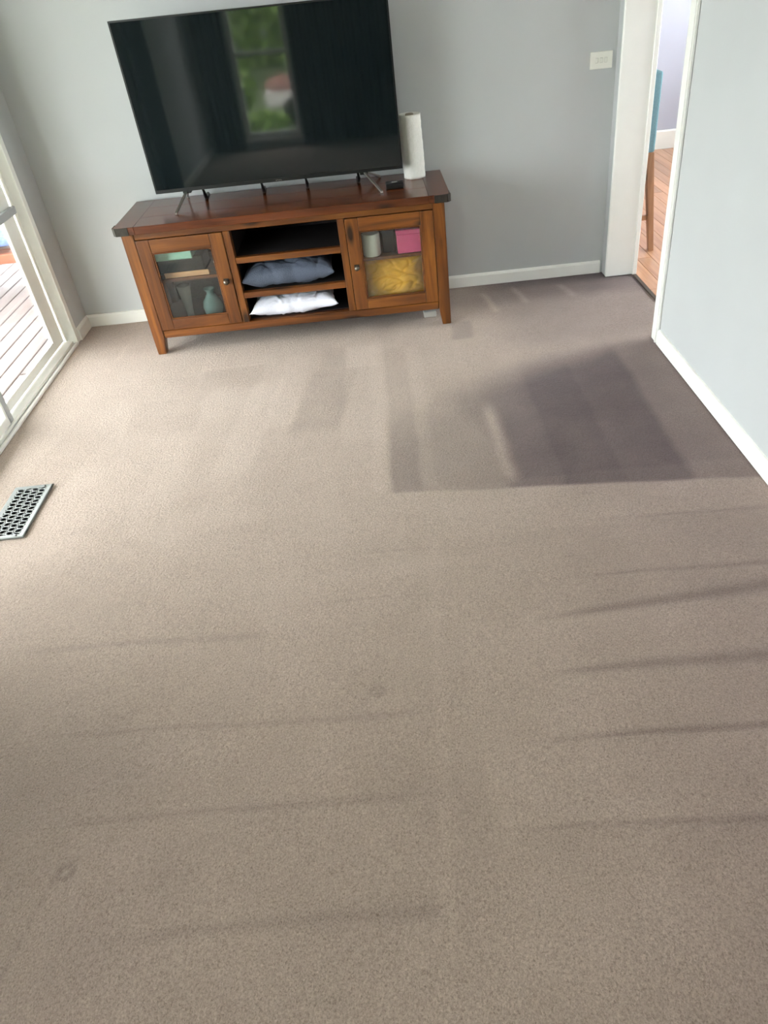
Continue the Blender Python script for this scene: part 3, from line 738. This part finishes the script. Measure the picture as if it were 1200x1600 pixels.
# things inside the cabinet
o = obj('mint_box', bx(.600, .795, -.44, -.25, .4475, .492, bev=.003), M['mint'], None, label='flat mint green box on books behind the left glass door', cat='box', origin=(.70, -.34, .4475))
rb = thing('book', 'thick dark book under the mint green box', 'book', (.7, -.34, .3665))
bm = bmesh.new(); box(bm, .600, .835, -.40, -.22, .3665, .372, bev=.001); box(bm, .600, .835, -.40, -.22, .4415, .447, bev=.001); box(bm, .600, .606, -.40, -.22, .3725, .441)
obj('cover', bm, M['darkbox'], rb); obj('page_block', bx(.6065, .83, -.397, -.223, .3725, .441), M['card'], rb) if False else obj('page_block', bx(.6065, .83, -.397, -.223, .3725, .441), M['darkbox'], rb)
obj('folded_tray', box(bx(.640, .862, -.452, -.405, .3665, .371, bev=.001), .640, .862, -.456, -.4525, .3665, .392, bev=.001), M['tan'], None, label='pale tan wooden tray edge on the left inner shelf', cat='tray', origin=(.75, -.43, .3665))
v1 = lathe(bmesh.new(), [(.017, 0), (.019, .004), (.018, .03), (.022, .08), (.029, .13), (.034, .172), (.031, .172), (.026, .128), (.019, .08), (.014, .03), (.013, .012)], .690, -.36, 28, .1218)
# fluting
for v in v1.verts:
    d = Vector((v.co.x-.690, v.co.y+.36, 0)); 
    if d.length > .02: d *= 1+.06*math.cos(14*math.atan2(d.y, d.x)); v.co.x = .690+d.x; v.co.y = -.36+d.y
obj('tall_vase', v1, M['gglass'], None, smooth=True, label='tall fluted clear glass vase behind the left glass door', cat='vase', origin=(.69, -.36, .1218))
v2 = lathe(bmesh.new(), [(.036, 0), (.048, .015), (.052, .045), (.046, .075), (.028, .098), (.018, .112), (.018, .124), (.030, .140), (.027, .140), (.015, .124), (.015, .112), (.025, .096), (.042, .073), (.048, .045), (.044, .017), (.03, .006)], .815, -.35, 32, .1218)
obj('teal_vase', v2, M['tealglass'], None, smooth=True, label='round bellied teal glass vase behind the left glass door', cat='vase', origin=(.815, -.35, .1218))
bm = lathe(bmesh.new(), [(.040, 0), (.045, .006), (.046, .104), (.043, .110), (.040, .110), (.040, .02)], 1.688, -.425, 32, .3662)
obj('ceramic_pot', bm, M['ceramic'], None, smooth=True, label='off white cylindrical pot behind the right glass door', cat='pot', origin=(1.688, -.385, .3662))
bm = bx(1.745, 1.806, -.42, -.30, .3665, .476, bev=.003)
o = thing('dark_box', 'dark brown box between the pot and the pink box', 'box', (1.775, -.36, .3665))
obj('carton', bm, M['darkbox'], o); obj('lid', bx(1.743, 1.808, -.4225, -.2975, .4765, .492, bev=.003), M['darkbox'], o)
o = thing('pink_box', 'bright pink square box behind the right glass door', 'box', (1.875, -.37, .3665))
obj('carton', bx(1.817, 1.937, -.455, -.335, .3665, .458, bev=.003), M['pink'], o); obj('lid', bx(1.8145, 1.9395, -.4575, -.3325, .4585, .480, bev=.003), M['pink'], o)
pillow('yellow_cushion', 1.786, -.385, .238, .325, .215, .14, M['yellow'], 'mustard yellow cushion standing behind the right glass door', 11, rot=(math.radians(78), 0, 0), wr=.010, corner=.04)
pillow('slate_cushion', 1.255, -.335, .336, .450, .32, .132, M['slate'], 'slate blue cushion on the middle open shelf', 2, rot=(math.radians(4), math.radians(-1), 0), wr=.016, corner=.06)
pillow('white_cushion', 1.255, -.335, .179, .42, .34, .112, M['whitefab'], 'white cotton cushion on the bottom open shelf', 5.3, rot=(math.radians(4), math.radians(-1), 0), wr=.018, corner=.10)
wb = thing('power_adaptor', 'small pale grey adaptor block on the carpet behind the right cabinet leg', 'adaptor', (1.955, -.38, 0))
obj('body', bx(1.925, 1.992, -.41, -.345, .0, .032, bev=.006, seg=2), plain('pale_grey_plastic', S(190, 186, 180), .5), wb)
obj('cable', tube(bmesh.new(), [(1.96, -.346, .012), (1.965, -.25, .006), (1.93, -.12, .006), (1.94, -.03, .006)], .003, 6), M['white_plastic'], wb, smooth=True)

# ------------------------------------------------------------------ television
TX0, TX1, TZ0, TZ1, TY = .652, 1.886, .713, 1.424, -.238
tv = thing('television', 'large black flat screen television on silver feet', 'television', (1.269, -.20, .645))
obj('case', box(bx(TX0, TX1, TY+.004, TY+.030, TZ0, TZ1, bev=.003, seg=2), TX0+.16, TX1-.16, TY+.030, TY+.075, TZ0+.03, TZ1-.25, bev=.012, seg=2), M['black_plastic'], tv)
obj('screen', bx(TX0+.007, TX1-.007, TY+.0005, TY+.0038, TZ0+.016, TZ1-.007), M['screen'], tv)
bm = bmesh.new()
for (a0, a1, b0, b1) in ((TX0, TX0+.0068, TZ0, TZ1), (TX1-.0068, TX1, TZ0, TZ1), (TX0+.0068, TX1-.0068, TZ1-.0068, TZ1), (TX0+.0068, TX1-.0068, TZ0, TZ0+.0158)):
    box(bm, a0, a1, TY-.0015, TY+.0038, b0, b1)
obj('bezel', bm, M['black_plastic'], tv)
bm = bmesh.new()     # small maker's wordmark, illegible in the photograph: a row of pale strokes
for i, wd in enumerate((.004, .0035, .004, .003, .004)):
    x = TX0+.600+i*.0062
    box(bm, x, x+.0012, TY-.0021, TY-.0016, TZ0+.004, TZ0+.0095); box(bm, x+.0012, x+wd, TY-.0021, TY-.0016, TZ0+.0082 if i % 2 else TZ0+.004, TZ0+.0095 if i % 2 else TZ0+.0053)
obj('badge', bm, M['silver'], tv, label='small pale maker badge on the lower bezel')
def foot(xt, xf, name='foot'):
    bm = bmesh.new()
    d = Vector((xf-xt, -.385+.215, .650-.712)); 
    bar(bm, (xt, -.215, .712), (xf, -.385, .652), (.005, .003, 0), (0, 0, .004))
    bar(bm, (xt, -.205, .712), (xf-.0, -.072, .652), (.005, -.003, 0), (0, 0, .004))
    box(bm, xf-.006, xf+.006, -.397, -.380, .6455, .656, bev=.002); box(bm, xf-.006, xf+.006, -.077, -.060, .6455, .656, bev=.002)
    f = obj(name, bm, M['silver'], tv, label='splayed silver foot')
    obj('foot_bracket', bx(xt-.02, xt+.02, -.228, -.190, .700, .7128, bev=.002), M['black_plastic'], f, label='black bracket')
foot(.802, .764); foot(1.690, 1.768)
def cable(x, seed):
    random.seed(seed)
    pts = [(x, -.185, .74), (x+.004, -.178, .71), (x+.006, -.165, .675), (x+.003, -.14, .6505), (x, -.09, .6505), (x-.004, -.04, .6505), (x-.004, -.021, .640), (x-.004, -.020, .50)]
    return tube(bmesh.new(), pts, .0085, 8)
for i, x in enumerate((.868, 1.165, 1.39, 1.655)):
    obj('cable', cable(x, i), M['black_plastic'], tv, smooth=True, label='black cable')

# media receiver puck
bp = thing('media_box', 'small black media box beside the right television foot', 'media box', (1.835, -.315, .645))
obj('body', bx(1.792, 1.880, -.350, -.285, .6455, .672, bev=.006, seg=3), M['black_plastic'], bp)
obj('label_mark', bx(1.822, 1.850, -.322, -.314, 0.6722, .6728), M['paper'], bp, label='pale printed mark on the lid')

# paper towel roll
pr = thing('paper_towel_roll', 'white paper towel roll standing at the right end of the cabinet', 'paper towel', (1.948, -.135, .6452))
n = 56; bm = bmesh.new(); rings = []
for k in range(30):
    h = .287*k/29; ring = []
    for i in range(n):
        th = 2*PI*i/n; r = .0545+.0012*math.sin(k*1.3+i*.9)*math.cos(i*1.7)+.0008*math.sin(3*th+k*.2)
        r += .0035*max(0, 1-abs(((th-4.2+PI) % (2*PI))-PI)/.5)*(1 if ((th-4.2) % (2*PI)) < PI else 0)
        ring.append(bm.verts.new((1.948-.012*h+r*math.cos(th), -.135+r*math.sin(th), .6455+h)))
    rings.append(ring)
inner = []
for (rr, dz) in ((.048, .0), (.030, -.004), (.021, -.006)):
    inner.append([bm.verts.new((1.9446+rr*math.cos(2*PI*i/n), -.135+rr*math.sin(2*PI*i/n), .9325+dz)) for i in range(n)])
for A, B in zip(rings+inner, (rings+inner)[1:]):
    for i in range(n): bm.faces.new((A[i], A[(i+1) % n], B[(i+1) % n], B[i]))
bm.faces.new(rings[0][::-1])
obj('paper', bm, M['paper'], pr, smooth=True)
obj('core', lathe(bmesh.new(), [(.0195, 0.02), (.0205, .02), (.0205, .287), (.0185, .289), (.0185, .03), (.002, .03)], 1.9446, -.135, 32, .6455), M['card'], pr, smooth=True, label='grey cardboard core')

# ------------------------------------------------------------------ wall switch plate
sw = thing('switch_plate', 'white three gang switch plate on the wall beside the opening', 'switch', (2.922, -.005, 1.06))
obj('plate', bx(2.866, 2.978, -.010, -.0005, 1.022, 1.096, bev=.003, seg=2), M['white_plastic'], sw)
for x in (2.900, 2.922, 2.944):
    r_ = obj('rocker', bx(x-.006, x+.006, -.0135, -.0102, 1.049, 1.069, bev=.0015), M['white_plastic'], sw)
    obj('rocker_outline', bx(x-.0075, x+.0075, -.0108, -.0101, 1.047, 1.071), M['grey_mark'], r_)  # faint grey outline behind the rocker

# ------------------------------------------------------------------ floor register
rg = thing('floor_register', 'silver floor vent register with scroll cutouts in the carpet by the glass door', 'floor vent', (.255, -1.87, 0))
gx0, gx1, gy0, gy1 = .180, .333, -2.042, -1.697
bm = bmesh.new(); z0, z1, fwd = .0005, .006, .019
def framepoly():
    o_ = [(gx0, gy0), (gx1, gy0), (gx1, gy1), (gx0, gy1)]; t_ = [(gx0+.004, gy0+.004), (gx1-.004, gy0+.004), (gx1-.004, gy1-.004), (gx0+.004, gy1-.004)]
    i_ = [(gx0+fwd, gy0+fwd), (gx1-fwd, gy0+fwd), (gx1-fwd, gy1-fwd), (gx0+fwd, gy1-fwd)]
    L = [[bm.verts.new((*p_, z)) for p_ in ps] for ps, z in ((o_, z0), (o_, z0+.003), (t_, z1), (i_, z1-.001), (i_, z0-.004))]
    for A, B in zip(L, L[1:]):
        for i in range(4): bm.faces.new((A[i], A[(i+1) % 4], B[(i+1) % 4], B[i]))
framepoly(); bmesh.ops.recalc_face_normals(bm, faces=bm.faces)
obj('frame', bm, M['vent'], rg)
# pierced grille: staggered almond holes cut in a plate
bm = bmesh.new()
ix0, ix1, iy0, iy1 = gx0+fwd, gx1-fwd, gy0+fwd, gy1-fwd
cols, rows = 4, 13
cw, ch = (ix1-ix0)/cols, (iy1-iy0)/rows
K = 12
def cell(cx, cy, w_, h_, tilt):
    out = [];
    for i in range(K):
        th = 2*PI*i/K; cc, ss = math.cos(th), math.sin(th); s = 1/max(abs(cc), abs(ss))
        out.append((cx+cc*s*w_/2, cy+ss*s*h_/2))
    inn = []
    for i in range(K):
        th = 2*PI*i/K; u, v_ = math.cos(th)*w_*.43, math.sin(th)*h_*.40
        inn.append((cx+u*math.cos(tilt)-v_*math.sin(tilt), cy+u*math.sin(tilt)+v_*math.cos(tilt)))
    inn = [(min(max(px, cx-w_*.46), cx+w_*.46), min(max(py, cy-h_*.46), cy+h_*.46)) for px, py in inn]
    A = [bm.verts.new((*p_, .0045)) for p_ in out]; B = [bm.verts.new((*p_, .005)) for p_ in inn]; D_ = [bm.verts.new((*p_, .0025)) for p_ in inn]
    for i in range(K):
        j = (i+1) % K
        bm.faces.new((A[i], A[j], B[j], B[i])); bm.faces.new((B[i], B[j], D_[j], D_[i]))
for i in range(cols):
    for j in range(-1, rows):
        cy0 = iy0+(j+.5)*ch + (ch/2 if i % 2 else 0)
        ya, yb = max(cy0-ch/2, iy0), min(cy0+ch/2, iy1)
        if yb-ya < ch*.3: continue
        cell(ix0+(i+.5)*cw, (ya+yb)/2, cw, yb-ya, .35 if (i+j) % 2 else -.35)
obj('grille', bm, M['vent'], rg)
for yy in (gy0+.012, gy1-.012):
    obj('screw', lathe(bmesh.new(), [(.004, 0), (.004, .0012), (.002, .0018)], gx1-.030, yy, 12, .0058), M['iron'], rg, smooth=True)
obj('duct', box(bmesh.new(), .197, .318, -2.028, -1.714, -.14, -.13) if False else (lambda b_: (box(b_, .196, .199, -2.028, -1.714, -.13, -.004), box(b_, .315, .318, -2.028, -1.714, -.13, -.004), box(b_, .199, .315, -2.028, -2.025, -.13, -.004), box(b_, .199, .315, -1.717, -1.714, -.13, -.004), box(b_, .196, .318, -2.028, -1.714, -.134, -.1305))[-1])(bmesh.new()), M['black_void'], rg, label='dark metal duct below the grille')
for k in range(6):
    xx = .215+k*.016
    obj('louvre', bx(xx, xx+.002, -2.02, -1.72, -.03, -.012), M['black_void'], rg)

# ------------------------------------------------------------------ dining chair seen through the opening
ch_ = thing('dining_chair', 'teal upholstered dining chair with beech legs beyond the opening', 'chair', (3.15, .45, 0))
def uph(x0, x1, y0, y1, z0, z1, lean=0, bev=.014):
    bm = bx(x0, x1, y0, y1, z0, z1, bev=bev, seg=3)
    for v in bm.verts: v.co.x += lean*(v.co.z-z0)
    return bm
obj('backrest', uph(3.272, 3.333, .25, .67, .555, .950, .01), M['teal'], ch_, smooth=True)
obj('seat', uph(2.86, 3.270, .245, .675, .42, .500, 0), M['teal'], ch_, smooth=True)
def taper(p0, p1, a_, b_):
    bm = bmesh.new(); p0, p1 = Vector(p0), Vector(p1)
    A = [bm.verts.new(p0+Vector((s*a_, t*a_, 0))) for s, t in ((-1, -1), (1, -1), (1, 1), (-1, 1))]
    B = [bm.verts.new(p1+Vector((s*b_, t*b_, 0))) for s, t in ((-1, -1), (1, -1), (1, 1), (-1, 1))]
    bm.faces.new(A[::-1]); bm.faces.new(B)
    for i in range(4): bm.faces.new((A[i], A[(i+1) % 4], B[(i+1) % 4], B[i]))
    bmesh.ops.bevel(bm, geom=list(bm.edges), offset=.003, segments=1, affect='EDGES')
    bmesh.ops.recalc_face_normals(bm, faces=bm.faces)
    return bm
for yy in (.272, .645):
    obj('leg', taper((3.376, yy, 0), (3.308, yy, .556), .016, .023), M['beech'], ch_)
    obj('leg', taper((2.865, yy, 0), (2.885, yy, .419), .014, .022), M['beech'], ch_)
    obj('stretcher', bar(bmesh.new(), (2.89, yy, .190), (3.335, yy, .198), (0, .009, 0), (0, 0, .014)), M['beech'], ch_)
obj('stretcher', bar(bmesh.new(), (3.10, .282, .194), (3.10, .635, .194), (.010, 0, 0), (0, 0, .012)), M['beech'], ch_)
# small door stop by the jamb
ds = thing('door_stop', 'small dark door stop on the timber boards by the jamb', 'door stop', (3.19, .10, 0))
obj('stop', lathe(bmesh.new(), [(.016, 0), (.016, .008), (.010, .018), (.009, .028), (.004, .03)], 3.19, .10, 18), M['iron'], ds, smooth=True)
